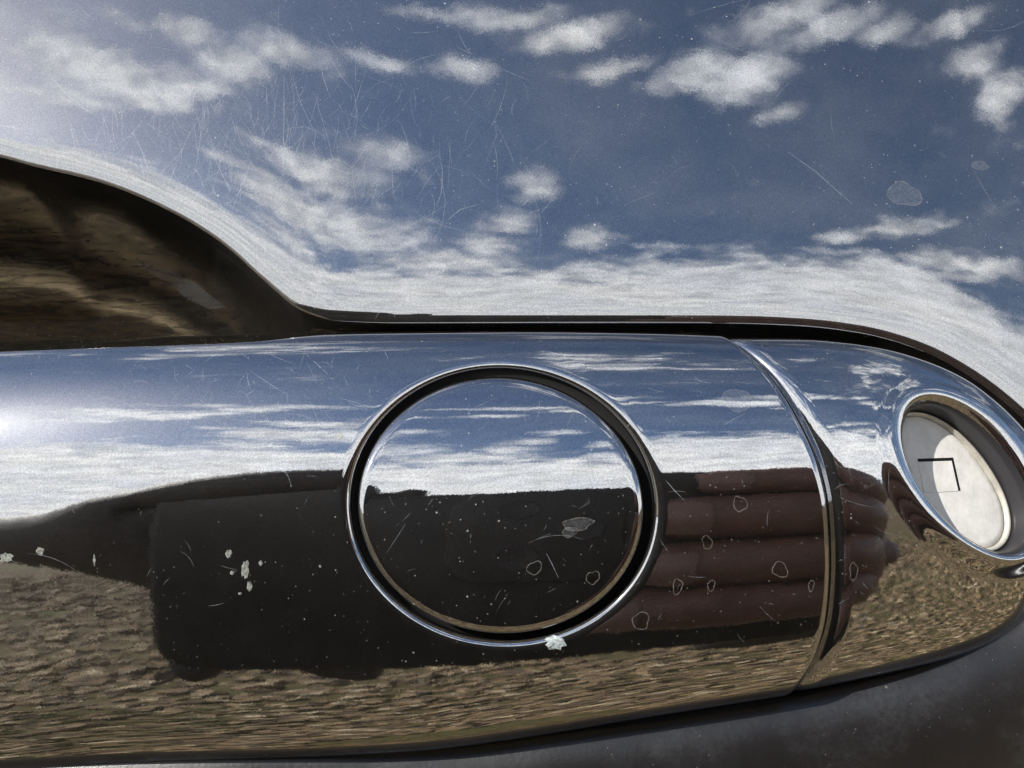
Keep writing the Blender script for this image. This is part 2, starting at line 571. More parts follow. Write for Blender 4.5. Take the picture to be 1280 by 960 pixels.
LN = np.array([0.27, -0.90, 0.27]); LN /= np.linalg.norm(LN)     # axis of the lock
LU = np.cross([0, 0, 1], LN); LU /= np.linalg.norm(LU)
if LU[0] < 0:
    LU = -LU
LV = np.cross(LU, LN)
if LV[2] < 0:
    LV = -LV
LX, LZ = 41.7, -8.2
LC = cbase(np.array(LX), cap_zeta(LX, LZ))
HA, HB, HR = 7.2, 4.1, R(-66)     # the oval of the lock opening as seen from the front
CU, CV = 0.74, 0.97


def hole_uv(ph, g=0.0):
    """point on the oval opening, grown by g, across the lock axis"""
    r_ = HA * HB / np.sqrt((HB * np.cos(ph - HR)) ** 2 + (HA * np.sin(ph - HR)) ** 2) + g
    return r_ * np.cos(ph) / CU, r_ * np.sin(ph) / CV




def cap_solve(u, v):
    """domain point of the cap that lies at (u, v) across the lock axis"""
    x = LX + u * 0.9; z = LZ + v * 0.9
    tu, tv = u, v
    for _ in range(40):
        def ev(x, z):
            p = cbase(x, np.clip(cap_zeta(x, z), 0.01, 0.99)) - LC
            return p @ LU, p @ LV
        a0, b0 = ev(x, z)
        a1, b1 = ev(x + 0.01, z); a2, b2 = ev(x, z + 0.01)
        j11, j21, j12, j22 = (a1 - a0) / .01, (b1 - b0) / .01, (a2 - a0) / .01, (b2 - b0) / .01
        ra, rb = tu - a0, tv - b0
        det = j11 * j22 - j12 * j21
        det = np.where(np.abs(det) < 0.05, 0.05, det)
        x = np.clip(x + 0.6 * (ra * j22 - rb * j12) / det, 30.5, 56.0)
        z = z + 0.6 * (j11 * rb - j21 * ra) / det
        z = np.clip(z, CB(x) + 0.3, CT(x) - 0.3)
    return x, z


V, F = [], []
XC, XD = 30.6, 57.9
xsS = SEAM(CB(24.0) + zeta * (CT(24.0) - CB(24.0))) + 0.30
CF = 2.0
cols = []
for dd_ in (3.5, 2.0):
    P = cbase(xsS, zeta); P[:, 1] += 1.2 + dd_; cols.append(P)
for q in np.linspace(0, 1, 16):
    d_ = CF * (1 - math.cos(q * math.pi / 2))
    P = cbase(xsS + d_, zeta); P[:, 1] += float(quarter(np.array(d_), CF, 1.4)); cols.append(P)
for f_ in np.linspace(0, 1, 40)[1:]:
    cols.append(cbase(xsS + CF + (XC - xsS - CF) * f_, zeta))
add_patch(np.stack(cols, 1))
xs_m = XC + (XD - XC) * np.linspace(0, 1, 91)
loop = [(XD, z_) for z_ in zeta[NZ_ // 2:]] + [(x_, 1.0) for x_ in xs_m[::-1][1:]] + [(XC, z_) for z_ in zeta[::-1][1:]] \
    + [(x_, 0.0) for x_ in xs_m[1:]] + [(XD, z_) for z_ in zeta[1:NZ_ // 2]]
loop = np.array(loop + [loop[0]])
lx = loop[:, 0]; lz = CB(lx) + loop[:, 1] * (CT(lx) - CB(lx))
lth = np.unwrap(np.arctan2(lz - LZ, lx - LX))
RF, RE = 2.6, 2.0
ringsP = []
rd = np.concatenate([RE * (1 - np.cos(np.linspace(0, math.pi / 2, 18))), np.linspace(RE, RF, 14)[1:]])
dom = []
for d_ in rd:
    sx, sz = cap_solve(*hole_uv(lth, d_))
    dom.append((sx, sz))


def to_plane(P, d_):
    """near the hole the surface is drawn onto a plane across the lock axis: a flat bezel"""
    k = float(np.clip(1 - d_ / RF, 0, 1)); k = k ** 3 * (6 * k * k - 15 * k + 10)
    h = (P - LC) @ LN
    return P + LN * ((BZ0 - h) * k)[:, None]


BZ0 = -0.1
P0 = to_plane(cbase(dom[0][0], cap_zeta(*dom[0])), 0)
for dwall in (3.4, 2.0, 1.0):
    ringsP.append(P0 - LN * (1.0 + dwall))
for d_, (sx, sz) in zip(rd, dom):
    P = to_plane(cbase(sx, cap_zeta(sx, sz)), d_)
    ringsP.append(P - LN * float(quarter(np.array(d_), RE, 1.0)))
ex, ez = dom[-1]
ain = np.interp(cap_zeta(ex, ez), zn, arc); aout = np.interp(loop[:, 1], zn, arc)
for f_ in np.linspace(0, 1, 40)[1:]:
    x_ = ex + (lx - ex) * f_
    z_ = loop[:, 1] if f_ == 1 else np.interp(ain + (aout - ain) * f_, arc, zn)
    ringsP.append(cbase(x_, z_))
add_patch(np.stack(ringsP, 0))
vv, ff = weld(np.concatenate(V), np.concatenate(F))
cap = link_mesh('handle_end_cap', vv, ff, CAPM, door)


def lathe(profile, n=96, centre=None):
    """profile (radius, height along the lock axis) -> verts, faces"""
    c = LC if centre is None else centre
    t_ = np.linspace(0, 2 * math.pi, n + 1)
    P = np.stack([c + LN * h + hole_uv(t_, r)[0][:, None] * LU + hole_uv(t_, r)[1][:, None] * LV if r > -4 else c + LN * h + 0 * t_[:, None] * LU for r, h in profile], 0)
    return weld(P.reshape(-1, 3), grid_faces(len(profile), n + 1, flip=True))


ENAMEL = simple('chalky_lock_face', (0.62, 0.615, 0.59), 0.55, bump=(1.6, 0.06), var=0.10)
DARKIN = simple('dark_lock_sleeve', (0.05, 0.05, 0.055), 0.3, metallic=0.6, bump=(2.0, 0.03))
PALE = simple('worn_lock_ring', (0.55, 0.53, 0.47), 0.38, metallic=0.5, bump=(2.0, 0.04), var=0.15)

FH = -3.1     # depth of the lock face
vv, ff = lathe([(0.15, -0.75), (-0.1, -1.0), (-0.2, -1.5), (-0.25, -3.9)])
link_mesh('lock_sleeve', vv, ff, DARKIN, cap)
vv, ff = lathe([(-0.23, FH - .9), (-0.26, FH - .1), (-0.36, FH + .2), (-0.55, FH + .24), (-0.7, FH - .08), (-0.72, FH - .9)])
link_mesh('lock_ring', vv, ff, PALE, cap)
vv, ff = lathe([(-0.7, FH - .9), (-0.73, FH - .25), (-0.85, FH - .1), (-1.3, FH - .03), (-9, FH)])
link_mesh('lock_face', vv, ff, ENAMEL, cap)


def lock_box(name, u0, u1, v0, v1, h0, h1, mat, bev=0.12):
    P = []
    for (h, e) in ((h0, 0), (h1 - bev, 0), (h1, bev)):
        for (u, v) in ((u0 + e, v0 + e), (u1 - e, v0 + e), (u1 - e, v1 - e), (u0 + e, v1 - e)):
            P.append(LC + LN * h + LU * u + LV * v)
    f = []
    for k in range(2):
        for i in range(4):
            j = (i + 1) % 4
            f.append((k * 4 + i, k * 4 + j, k * 4 + 4 + j, k * 4 + 4 + i))
    f.append((8, 9, 10, 11))
    return link_mesh(name, P, f, mat, cap, smooth=False)


lock_box('keyhole_flap', -3.2, 0.75, -1.0, 1.9, FH - .5, FH + 0.03, ENAMEL, 0.03)
lock_box('flap_shade_strip', -3.1, 1.0, 1.9, 2.2, FH - .5, FH + 0.012, GAP, 0.003)  # dark strips on the face paint the shaded step along the flap
lock_box('flap_shade_strip', 0.75, 1.0, -0.95, 1.9, FH - .5, FH + 0.012, GAP, 0.003)

# ------------------------------------------------------------------ door skin above, recess, trim below
EDGE_PX = [(-500, 150), (-200, 158), (-60, 170), (0, 186), (100, 212), (200, 255), (270, 298), (330, 350), (375, 385), (420, 398), (500, 401), (700, 401),
           (900, 401), (1000, 404), (1080, 413), (1150, 432), (1210, 463), (1280, 520), (1330, 585), (1380, 690)]
EDEP = 10.0
EZ = px_curve(EDGE_PX, EDEP)
xg = np.concatenate([np.linspace(-160, -62, 20)[:-1], np.linspace(-62, 56, 330), np.linspace(56, 160, 20)[1:]])


def smooth1(a, n=9):
    k = np.hanning(n + 2)[1:-1]; k /= k.sum()
    return np.convolve(np.pad(a, n // 2, mode='edge'), k, 'valid')


xfine = np.linspace(-170, 170, 3401)
ezf = EZ(np.clip(xfine, -78, 53.0))
ezf = np.where(xfine > 53, ezf[np.searchsorted(xfine, 53.0)] - 0 * xfine, ezf)
ezf = smooth1(ezf, 31)
esl = smooth1(np.gradient(ezf, xfine), 41)
cosf = 1 / np.sqrt(1 + np.clip(smooth1(esl, 61), -1.2, 1.2) ** 2)


# panel: base elevation of the normal against z, plus what the rounded edge adds against distance from it
FD = [-0.55, -0.5, -0.4, -0.2, 0.2, 0.9, 2.4, 4.5, 8.0, 13.0, 200.0]
FA = [-97, -79, -58, -36, -18, -9.5, -5.0, -2.6, -1.0, 0.0, 0.0]
df = FD[0] + (FD[-1] - FD[0]) * np.linspace(0, 1, 20001) ** 2.2
tf = np.tan(np.radians(np.clip(hermite(FD, FA)(df) + 11.2, -86, 60))) - math.tan(math.radians(11.2))
yf = np.concatenate([[0], np.cumsum((tf[1:] + tf[:-1]) / 2 * np.diff(df))])
yf -= yf[-1]
BZ = np.linspace(-60, 250, 6201)
BA = np.tan(np.radians(hermite([-60, 0, 6, 20, 40, 80, 250], [10.8, 11.0, 11.2, 12.0, 13.0, 16, 24])(BZ)))
BY = np.concatenate([[0], np.cumsum((BA[1:] + BA[:-1]) / 2 * np.diff(BZ))])
BY -= np.interp(9.0, BZ, BY)


def door_y(x, z):
    e = np.interp(x, xfine, ezf); c = np.interp(x, xfine, cosf)
    d = (z - e) * c
    return EDEP + np.interp(d, df, yf) + np.interp(z, BZ, BY) + x * x / 1400.0


DE = -0.2
hs = np.concatenate([[DE], DE + 7 * np.linspace(0, 1, 70)[1:] ** 1.7, 7.0 + DE + np.linspace(0, 1, 60)[1:] ** 1.3 * 190])
Xg, Hg = np.meshgrid(xg, hs)
cg = np.interp(Xg, xfine, cosf)
Zg = np.interp(Xg, xfine, ezf) + Hg / cg
Yg = door_y(Xg, Zg)
P = np.stack([Xg, Yg, Zg], -1)
# a short lip turned inward
lipP = P[:1].copy(); lipP[..., 1] += 0.6; lipP[..., 2] += 0.15
P = np.concatenate([lipP, P], 0)
panel = link_mesh('door_panel', P.reshape(-1, 3), grid_faces(P.shape[0], P.shape[1]), PANEL, door)

# recess behind the handle: a bowl that opens to the left
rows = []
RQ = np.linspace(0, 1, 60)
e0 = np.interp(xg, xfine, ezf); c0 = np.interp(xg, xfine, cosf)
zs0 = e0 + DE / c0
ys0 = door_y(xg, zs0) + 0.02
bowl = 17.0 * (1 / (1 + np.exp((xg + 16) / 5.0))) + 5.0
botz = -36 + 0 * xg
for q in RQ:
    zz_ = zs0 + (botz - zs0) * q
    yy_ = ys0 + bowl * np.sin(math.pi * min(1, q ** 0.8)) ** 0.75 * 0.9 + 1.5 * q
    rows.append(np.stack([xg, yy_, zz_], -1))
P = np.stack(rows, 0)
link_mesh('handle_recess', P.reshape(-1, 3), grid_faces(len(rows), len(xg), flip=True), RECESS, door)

# satin trim below the handle
LOW_PX = [(-400, 975), (-200, 966), (0, 951), (150, 942), (300, 937), (400, 939), (480, 945), (560, 943), (700, 926), (850, 906), (1000, 882), (1150, 846), (1240, 812), (1280, 790), (1320, 755), (1370, 690)]
LDEP = 5.0
LZf = px_curve(LOW_PX, LDEP)
lzf = LZf(np.clip(xfine, -80, 57))
lzf = smooth1(lzf, 31) + 0.55
lsl = smooth1(np.gradient(lzf, xfine), 61)
lcos = 1 / np.sqrt(1 + np.clip(lsl, -1.2, 1.2) ** 2)
GD = [-0.4, -0.1, 0.5, 1.8, 3.5, 5.5, 9, 16, 40, 200]
GA = [88, 62, 44, 29, 16, 5, -5, -12, -16, -18]
dg = GD[0] + (GD[-1] - GD[0]) * np.linspace(0, 1, 20001) ** 2.2
tg = np.tan(np.radians(hermite(GD, GA)(dg)))
yg = np.concatenate([[0], np.cumsum((tg[1:] + tg[:-1]) / 2 * np.diff(dg))])
hs2 = np.concatenate([[GD[0]], GD[0] + 9 * np.linspace(0, 1, 60)[1:] ** 1.6, 8.4 + np.linspace(0, 1, 40)[1:] ** 1.3 * 180])
Xg, Hg = np.meshgrid(xg, hs2)
cg = np.interp(Xg, xfine, lcos)
Zg = np.interp(Xg, xfine, lzf) - Hg / cg
Yg = LDEP + 2.0 - np.interp(Hg, dg, yg) * 0.9
P = np.stack([Xg, Yg, Zg], -1)
lipP = P[:1].copy(); lipP[..., 1] += 8.0
P = np.concatenate([lipP, P], 0)
link_mesh('lower_trim', P.reshape(-1, 3), grid_faces(P.shape[0], P.shape[1], flip=True), TRIM, door)

# ------------------------------------------------------------------ the ground and what lies around (seen in the gloss)
def ground_mat():
    m, t, out = new_mat('dry_ground')
    p = t.n('ShaderNodeNewGeometry').outputs['Position']
    a, _ = t.noise(p, 1.1, 5, 0.6)
    b, bc = t.noise(p, 16.0, 6, 0.7, 0.4)
    v = t.n('ShaderNodeTexVoronoi', {'Vector': t.v('MULTIPLY', p, (1.0, 1.6, 1.0)), 'Scale': 22.0})
    c0 = t.mix(t.rng(b, 0.32, 0.68), (0.035, 0.022, 0.010, 1), (0.25, 0.165, 0.078, 1))
    c0 = t.mix(t.m('MULTIPLY', t.rng(v.outputs['Distance'], 0.25, 0.55), 0.6), c0, (0.07, 0.05, 0.032, 1))
    c1 = t.mix(t.m('MULTIPLY', t.rng(a, 0.52, 0.66), 0.75), c0, (0.10, 0.115, 0.035, 1))
    # furrows that run along the field
    sx = t.n('ShaderNodeSeparateXYZ', {0: p})
    fr = t.n('ShaderNodeTexNoise', {'Vector': t.n('ShaderNodeCombineXYZ', {0: t.m('MULTIPLY', sx.outputs[0], 0.05), 1: sx.outputs[1], 2: 0.0}).outputs[0], 'Scale': 0.35, 'Detail': 6.0, 'Roughness': 0.7})
    c1 = t.mix(t.rng(fr.outputs[0], 0.46, 0.56), c1, t.mix(0.75, c1, (0.10, 0.085, 0.035, 1)))
    bn = t.n('ShaderNodeBump', {'Height': b, 'Strength': 0.9, 'Distance': 0.03})
    bs = t.n('ShaderNodeBsdfPrincipled', {'Base Color': c1, 'Roughness': 0.9, 'Normal': bn.outputs[0], 'Specular IOR Level': 0.2})
    t.link(bs.outputs[0], out.inputs[0])
    return m


GROUND = ground_mat()
# one sheet with gentle relief close by, out to the horizon
gr = np.concatenate([np.linspace(0, 8, 60), np.geomspace(8.5, 4000, 40)])
gt = np.linspace(0, 2 * math.pi, 121)
gx = gr[:, None] * np.cos(gt); gy = gr[:, None] * np.sin(gt)
gz = 0.03 * np.sin(gx * 1.3 + 1) * np.sin(gy * 1.7) * np.clip(gr / 3, 0, 1)[:, None]
vv, ff = weld(np.stack([gx, gy, gz - HZ], -1).reshape(-1, 3) / MM, grid_faces(len(gr), 121))
gnd = link_mesh('ground', vv, ff, GROUND)
gnd['kind'] = 'structure'


def chip_mat():
    m, t, out = new_mat('chips')
    p = t.n('ShaderNodeNewGeometry').outputs['Position']
    v = t.n('ShaderNodeTexNoise', {'Vector': p, 'Scale': 17.0, 'Detail': 1.0})
    f = t.n('ShaderNodeTexNoise', {'Vector': p, 'Scale': 160.0, 'Detail': 4.0})
    r = t.n('ShaderNodeValToRGB', {0: v.outputs[0]})
    e = r.color_ramp.elements
    e[0].position = 0.30; e[0].color = (0.05, 0.036, 0.022, 1)
    e[1].position = 0.72; e[1].color = (0.60, 0.48, 0.31, 1)
    for pos, c in ((0.42, (0.085, 0.054, 0.026, 1)), (0.52, (0.24, 0.158, 0.074, 1)), (0.6, (0.15, 0.112, 0.052, 1))):
        q = e.new(pos); q.color = c
    c = t.mix(t.rng(f.outputs[0], 0.3, 0.7, 0.0, 0.6), r.outputs[0], (0.16, 0.12, 0.08, 1))
    bs = t.n('ShaderNodeBsdfPrincipled', {'Base Color': c, 'Roughness': 0.85, 'Specular IOR Level': 0.25})
    t.link(bs.outputs[0], out.inputs[0])
    return m


def scatter(name, n, mat, kind):
    V, F, off = [], [], 0
    for i in range(n):
        a = rng.uniform(-1.65, 1.65); r = 0.25 + 6.0 * rng.random() ** 0.9
        x, y = math.sin(a) * r, -math.cos(a) * r
        if kind == 'grass' and math.sin(x * 2.1 + 0.5) * math.sin(y * 1.9 + x) < 0.25:
            continue
        z = 0.03 * math.sin(x * 1.3 + 1) * math.sin(y * 1.7) * min(1, r / 3) - HZ
        yaw = rng.uniform(0, 6.28)
        if kind == 'chip':
            l = rng.uniform(.018, .055) * (1 + r * .1); b = l * rng.uniform(.45, .8); h = b * rng.uniform(.25, .6)
            k = 6
            tt = np.linspace(0, 2 * math.pi, k, endpoint=False) + rng.uniform(0, 1)
            rr_ = rng.uniform(.75, 1.1, k)
            ring = np.stack([l * rr_ * np.cos(tt), b * rr_ * np.sin(tt), 0 * tt], -1)
            top = ring * np.array([.72, .68, 0]) + np.array([0, 0, h]) + rng.uniform(-.2, .2, (k, 3)) * h
            P = np.concatenate([ring, top])
            fs = [(j, (j + 1) % k, k + (j + 1) % k, k + j) for j in range(k)] + [tuple(range(k, 2 * k))]
            tilt = rng.normal(0, .25)
            P = P @ np.array(Matrix.Rotation(tilt, 3, 'X')).T
        else:
            P, fs = [], []
            for j in range(5):
                ax = rng.uniform(0, 6.28); ln = rng.uniform(.03, .09); wd = .003
                bx, by = rng.normal(0, .02, 2)
                o = len(P)
                P += [(bx - wd, by, 0), (bx + wd, by, 0), (bx + ln * .6 * math.cos(ax), by + ln * .6 * math.sin(ax), ln * .7)]
                fs.append((o, o + 1, o + 2))
            P = np.array(P)
        c, s = math.cos(yaw), math.sin(yaw)
        Q = np.stack([x + P[:, 0] * c - P[:, 1] * s, y + P[:, 0] * s + P[:, 1] * c, z + P[:, 2]], -1)
        V.append(Q); F += [tuple(i_ + off for i_ in f) for f in fs]; off += len(P)
    ob = link_mesh(name, np.concatenate(V) / MM, F, mat, smooth=False)
    ob['kind'] = 'stuff'
    return ob


scatter('gravel', 15000, chip_mat(), 'chip')
scatter('grass', 9000, simple('dry_grass', (0.13, 0.14, 0.05), 0.8, var=0.3), 'grass')

# far-off woods along the horizon: one mass of small crowns
V, F, off = [], [], 0
for i in range(520):
    a = rng.uniform(-1.9, 1.9); r = rng.uniform(420, 560)
    hgt = rng.uniform(3, 9); wd = rng.uniform(4, 9)
    k = 8
    for lv in range(3):
        zz_ = hgt * (0.25 + 0.3 * lv); rad_ = wd * (0.9 - 0.22 * lv)
        tt = np.linspace(0, 2 * math.pi, k, endpoint=False)
        ring = np.stack([rad_ * np.cos(tt) * rng.uniform(.7, 1.2, k), rad_ * np.sin(tt) * rng.uniform(.7, 1.2, k), 0 * tt + rng.uniform(-.6, .6, k)], -1)
        P = np.concatenate([ring, [[0, 0, hgt * .42], [0, 0, -hgt * .3]]])
        fs = [(j, (j + 1) % k, k) for j in range(k)] + [((j + 1) % k, j, k + 1) for j in range(k)]
        Q = P + np.array([math.sin(a) * r, -math.cos(a) * r, zz_ - HZ])
        V.append(Q); F += [tuple(i_ + off for i_ in f) for f in fs]; off += len(P)
woods = link_mesh('woods', np.concatenate(V) / MM, F, simple('far_foliage', (0.055, 0.06, 0.035), 0.9), smooth=False)
woods['kind'] = 'stuff'

# ------------------------------------------------------------------ the phone that takes the picture
CASE = simple('dark_phone_case', (0.020, 0.017, 0.0145), 0.5, bump=(3.0, 0.02))
GLASS = simple('lens_glass', (0.02, 0.017, 0.016), 0.5)
phone = empty('phone', 'dark phone held sideways in two hands in front of the door handle', 'phone', (0, -0.0745, HZ))
PX0, PX1, PZ0, PZ1 = -72.0, 70.0, -66.0, 10.5


def rounded_slab(name, x0, x1, z0, z1, yb, yf_, rad_, bev, mat, parent, n=10):
    """a slab with rounded corners and edges, its face towards +y"""
    out = []
    for cx_, cz_, a0 in ((x1 - rad_, z1 - rad_, 0), (x0 + rad_, z1 - rad_, 90), (x0 + rad_, z0 + rad_, 180), (x1 - rad_, z0 + rad_, 270)):
        for q in range(n + 1):
            an = math.radians(a0 + 90 * q / n)
            out.append((cx_, cz_, math.cos(an), math.sin(an)))
    rows_ = []
    for q in np.linspace(0, 1, 6):
        an = q * math.pi / 2
        rr_ = rad_ - bev * (1 - math.cos(an)) * 1.0
        rows_.append([(c_[0] + rr_ * c_[2], yf_ - bev + bev * math.sin(an), c_[1] + rr_ * c_[3]) for c_ in out])
    rows_ = [[(p_[0], yb, p_[2]) for p_ in rows_[0]]] + rows_
    k = len(out)
    Vx = [p_ for r_ in rows_ for p_ in r_]
    Fx = [(i * k + j, i * k + (j + 1) % k, (i + 1) * k + (j + 1) % k, (i + 1) * k + j) for i in range(len(rows_) - 1) for j in range(k)]
    Fx.append(tuple(range((len(rows_) - 1) * k, len(rows_) * k)))
    Fx.append(tuple(range(k))[::-1])
    return link_mesh(name, Vx, Fx, mat, parent)


rounded_slab('case', PX0, PX1, PZ0, PZ1, -8, 0, 11, 2.2, CASE, phone)
mod = rounded_slab('camera_bump', -13, 21, -26.5, 8.0, -1, 1.4, 8, 0.8, CASE, phone)
for lx_, lz_ in ((0, 0), (12.5, -9), (0, -18)):
    t_ = np.linspace(0, 2 * math.pi, 33)
    pr = [(4.4, 1.3), (4.4, 1.5), (4.1, 1.6), (3.8, 1.55), (3.6, 1.5), (0, 1.5)]
    Pq = np.stack([np.stack([lx_ + r_ * np.cos(t_), 0 * t_ + h_, lz_ + r_ * np.sin(t_)], -1) for r_, h_ in pr], 0)
    vv, ff = weld(Pq.reshape(-1, 3), grid_faces(len(pr), 33))
    link_mesh('lens', vv, ff, GLASS, mod)

# ------------------------------------------------------------------ hands holding the phone
def skin_mat():
    m, t, out = new_mat('skin')
    p = obj_mm(t)
    nz, _ = t.noise(p, 0.12, 4, 0.6)
    fine, _ = t.noise(p, 1.4, 4, 0.7)
    c = t.mix(t.rng(nz, 0.3, 0.7), (0.115, 0.056, 0.038, 1), (0.175, 0.084, 0.058, 1))
    bn = t.n('ShaderNodeBump', {'Height': fine, 'Strength': 0.4, 'Distance': 0.2 * MM})
    b = t.n('ShaderNodeBsdfPrincipled', {'Base Color': c, 'Roughness': 0.5, 'Normal': bn.outputs[0]})
    t.link(b.outputs[0], out.inputs[0])
    return m


SKIN = skin_mat()
SLEEVE = simple('dark_sleeve', (0.02, 0.018, 0.017), 0.9, bump=(1.2, 0.6))
SHADED_HAND = simple('shaded_hand', (0.042, 0.032, 0.026), 0.7, bump=(1.5, 0.3), var=.3)  # bare left hand, its shade put into a dark colour
NAIL = simple('nail', (0.20, 0.115, 0.09), 0.35)


def skinned(name, chains, mat, parent, root=0, sub=2):
    """chains of (x, y, z, radius) in mm, welded where they share points, grown into one surface"""
    pts, rad_, edges, idx = [], [], [], {}
    for ch in chains:
        prev = None
        for (x, y, z, r) in ch:
            k = (round(x, 2), round(y, 2), round(z, 2))
            if k not in idx:
                idx[k] = len(pts); pts.append((x * MM, y * MM, z * MM)); rad_.append(r * MM)
            if prev is not None and prev != idx[k]:
                edges.append((prev, idx[k]))
            prev = idx[k]
    me = bpy.data.meshes.new(name)
    me.from_pydata(pts, edges, [])
    me.update()
    ob = bpy.data.objects.new(name, me)
    scene.collection.objects.link(ob)
    sk = ob.modifiers.new('skin', 'SKIN'); sk.use_smooth_shade = True
    ss = ob.modifiers.new('sub', 'SUBSURF'); ss.levels = sub; ss.render_levels = sub
    for i, r in enumerate(rad_):
        me.skin_vertices[0].data[i].radius = (r, r)
        me.skin_vertices[0].data[i].use_root = (i == root)
    dg_ = bpy.context.evaluated_depsgraph_get()
    fin = bpy.data.meshes.new_from_object(ob.evaluated_get(dg_))
    ob.modifiers.clear()
    ob.data = fin
    fin.materials.clear(); fin.materials.append(mat)
    fin.polygons.foreach_set('use_smooth', [True] * len(fin.polygons))
    ob.parent = parent
    return ob


person = empty('person', 'two hands gripping a dark phone sideways, brown fingers across its right end', 'person', (0, 0, HZ))
# right hand: four fingers lie across the back of the phone, thumb on its screen side
W = (104, -120, -52, 16)
PALM = (92, -98, -36, 14)
chR = [[(138, -330, -190, 32), (122, -200, -110, 24), W, PALM]]
fing = [(2.5, 33, 7.6, 8.4), (-13.0, 26, 8.9, 9.4), (-29.0, 24, 8.3, 9.0), (-43.5, 15, 7.6, 8.2)]
for i, (z, tipx, r, rk) in enumerate(fing):
    kx = 100 - abs(i - 1) * 3
    chR.append([PALM, (kx - 13, -84, z * .55 - 19, rk + .6), (80, -69, z * .85 - 7, rk - .3), (66, -65.4, z, r + .7), (54, -66, z - .2, r - .5), (tipx + 19, -65.3, z - .5, r + .25), (tipx + 11, -66, z - .7, r - .4), (tipx + 4, -66.2, z - 1, r * .93), (tipx, -66.8, z - 1, r * .8)])
chR.append([PALM, (82, -106, -8, 10), (70, -100, 2, 9.5), (46, -94, 1, 8.5), (36, -93, 0, 6.5)])
chR.append([PALM, (98, -86, -36, 8), (107, -84, -38, 4.5)])
rh = skinned('right_hand', chR, SKIN, person, root=2)
for z, tipx, r, rk in fing:
    # finger nails lie in the upper side of each finger end
    Vn = []
    for i in range(5):
        for j in range(5):
            u, v = i / 4, j / 4 - .5
            wdt = r * (.95 - .25 * abs(u - .6))
            a_ = v * 1.5
            Vn.append((tipx - 1.5 + 9 * u, -66.2 + (r * .93 + .45) * math.cos(a_) - (1 - u) ** 2 * 1.2, z - 1 + wdt * math.sin(a_)))
    link_mesh('nail', Vn, grid_faces(5, 5), NAIL, rh)
skinned('sleeve', [[(142, -350, -200, 42), (126, -225, -125, 34), (114, -165, -84, 27)]], SLEEVE, person)
# left hand and forearm, dark, reaching in from the far left; index finger along the upper edge
PALML = (-78, -94, -14, 17)
chL = [[(-560, -420, -44, 15), (-330, -245, -24, 13), (-175, -140, -15, 14), (-106, -106, -17, 18), PALML]]
chL.append([PALML, (-76, -84, 3, 11.0), (-62, -79, 9, 9.0), (-48, -78, 11.5, 8.5), (-34, -79, 12.0, 8.0), (-27, -80, 12.0, 6.4)])
chL.append([PALML, (-74, -86, -6, 9.5), (-58, -84, 2, 8.0), (-36, -83, 5, 7.5), (-21, -81, 12.5, 3.4), (-20.5, -80, 16.0, 2.6)])
chL.append([PALML, (-70, -92, -34, 13), (-62, -90, -48, 10)])
chL.append([PALML, (-58, -92, -40, 11), (-64, -84, -62, 9.0), (-66, -79, -68, 7.0), (-62, -79, -71, 5.5)])
chL.append([PALML, (-56, -92, -52, 10), (-40, -86, -66, 8.0), (-30, -80, -69, 6.0), (-26, -80, -69, 4.5)])
skinned('left_hand', chL, SHADED_HAND, person, root=2)
skinned('sleeve', [[(-580, -434, -46, 20), (-440, -330, -34, 18), (-330, -245, -24, 16)]], SLEEVE, person)


# ------------------------------------------------------------------ marks on the paint: dried water, chips, scratches, and some painted reflections
from mathutils.bvhtree import BVHTree
bpy.context.view_layer.update()
DGR = bpy.context.evaluated_depsgraph_get()
TREES = {}


def on(ob, px, py):
    """the point of ob (mm) and its normal where the photograph shows it at (px, py)"""
    if ob.name not in TREES:
        TREES[ob.name] = BVHTree.FromObject(ob, DGR)
    d_ = Vector(((px - 640) / FPX, 1, (480 - py) / FPX)).normalized()
    loc, n_, _, _ = TREES[ob.name].ray_cast(Vector((0, -D * MM, 0)), d_)
    if loc is None:
        return None
    if n_.dot(d_) > 0:
        n_ = -n_
    return np.array(loc) / MM, np.array(n_)


LIFT = 0.012


def ribbon(ob, pix, width):
    """a hairline strip lying on ob along a pixel path"""
    pts = [on(ob, *p_) for p_ in pix]
    if any(p_ is None for p_ in pts):
        return None
    P_ = np.array([p_[0] for p_ in pts]); N_ = np.array([p_[1] for p_ in pts])
    if np.abs(np.diff(P_[:, 1])).max() > 1.2:
        return None
    T_ = np.gradient(P_, axis=0)
    B_ = np.cross(N_, T_); B_ /= np.linalg.norm(B_, axis=1)[:, None] + 1e-9
    wv = (width * np.array([max(.25, math.sin(math.pi * (i + .5) / len(P_))) for i in range(len(P_))]) / 2)[:, None]
    c_ = P_ + N_ * LIFT
    return c_ + B_ * wv, c_ - B_ * wv


def strokes(name, ob, count, pick, mat, label=None):
    V_, F_ = [], []
    k = 0
    for _ in range(count):
        pix, wd = pick()
        r_ = ribbon(ob, pix, wd)
        if r_ is None:
            continue
        n_ = len(r_[0])
        V_ += list(r_[0]) + list(r_[1])
        F_ += [(k + i, k + i + 1, k + n_ + i + 1, k + n_ + i) for i in range(n_ - 1)]
        k += 2 * n_
    o = link_mesh(name, np.array(V_), F_, mat, ob)
    o['kind'] = 'stuff'
    return o


def arc_path(x, y, ang, ln, bend, n=7):
    out = []
    for i in range(n):
        q = i / (n - 1) - .5
        a_ = ang + bend * q
        out.append((x + ln * q * math.cos(a_), y + ln * q * math.sin(a_)))
    return out


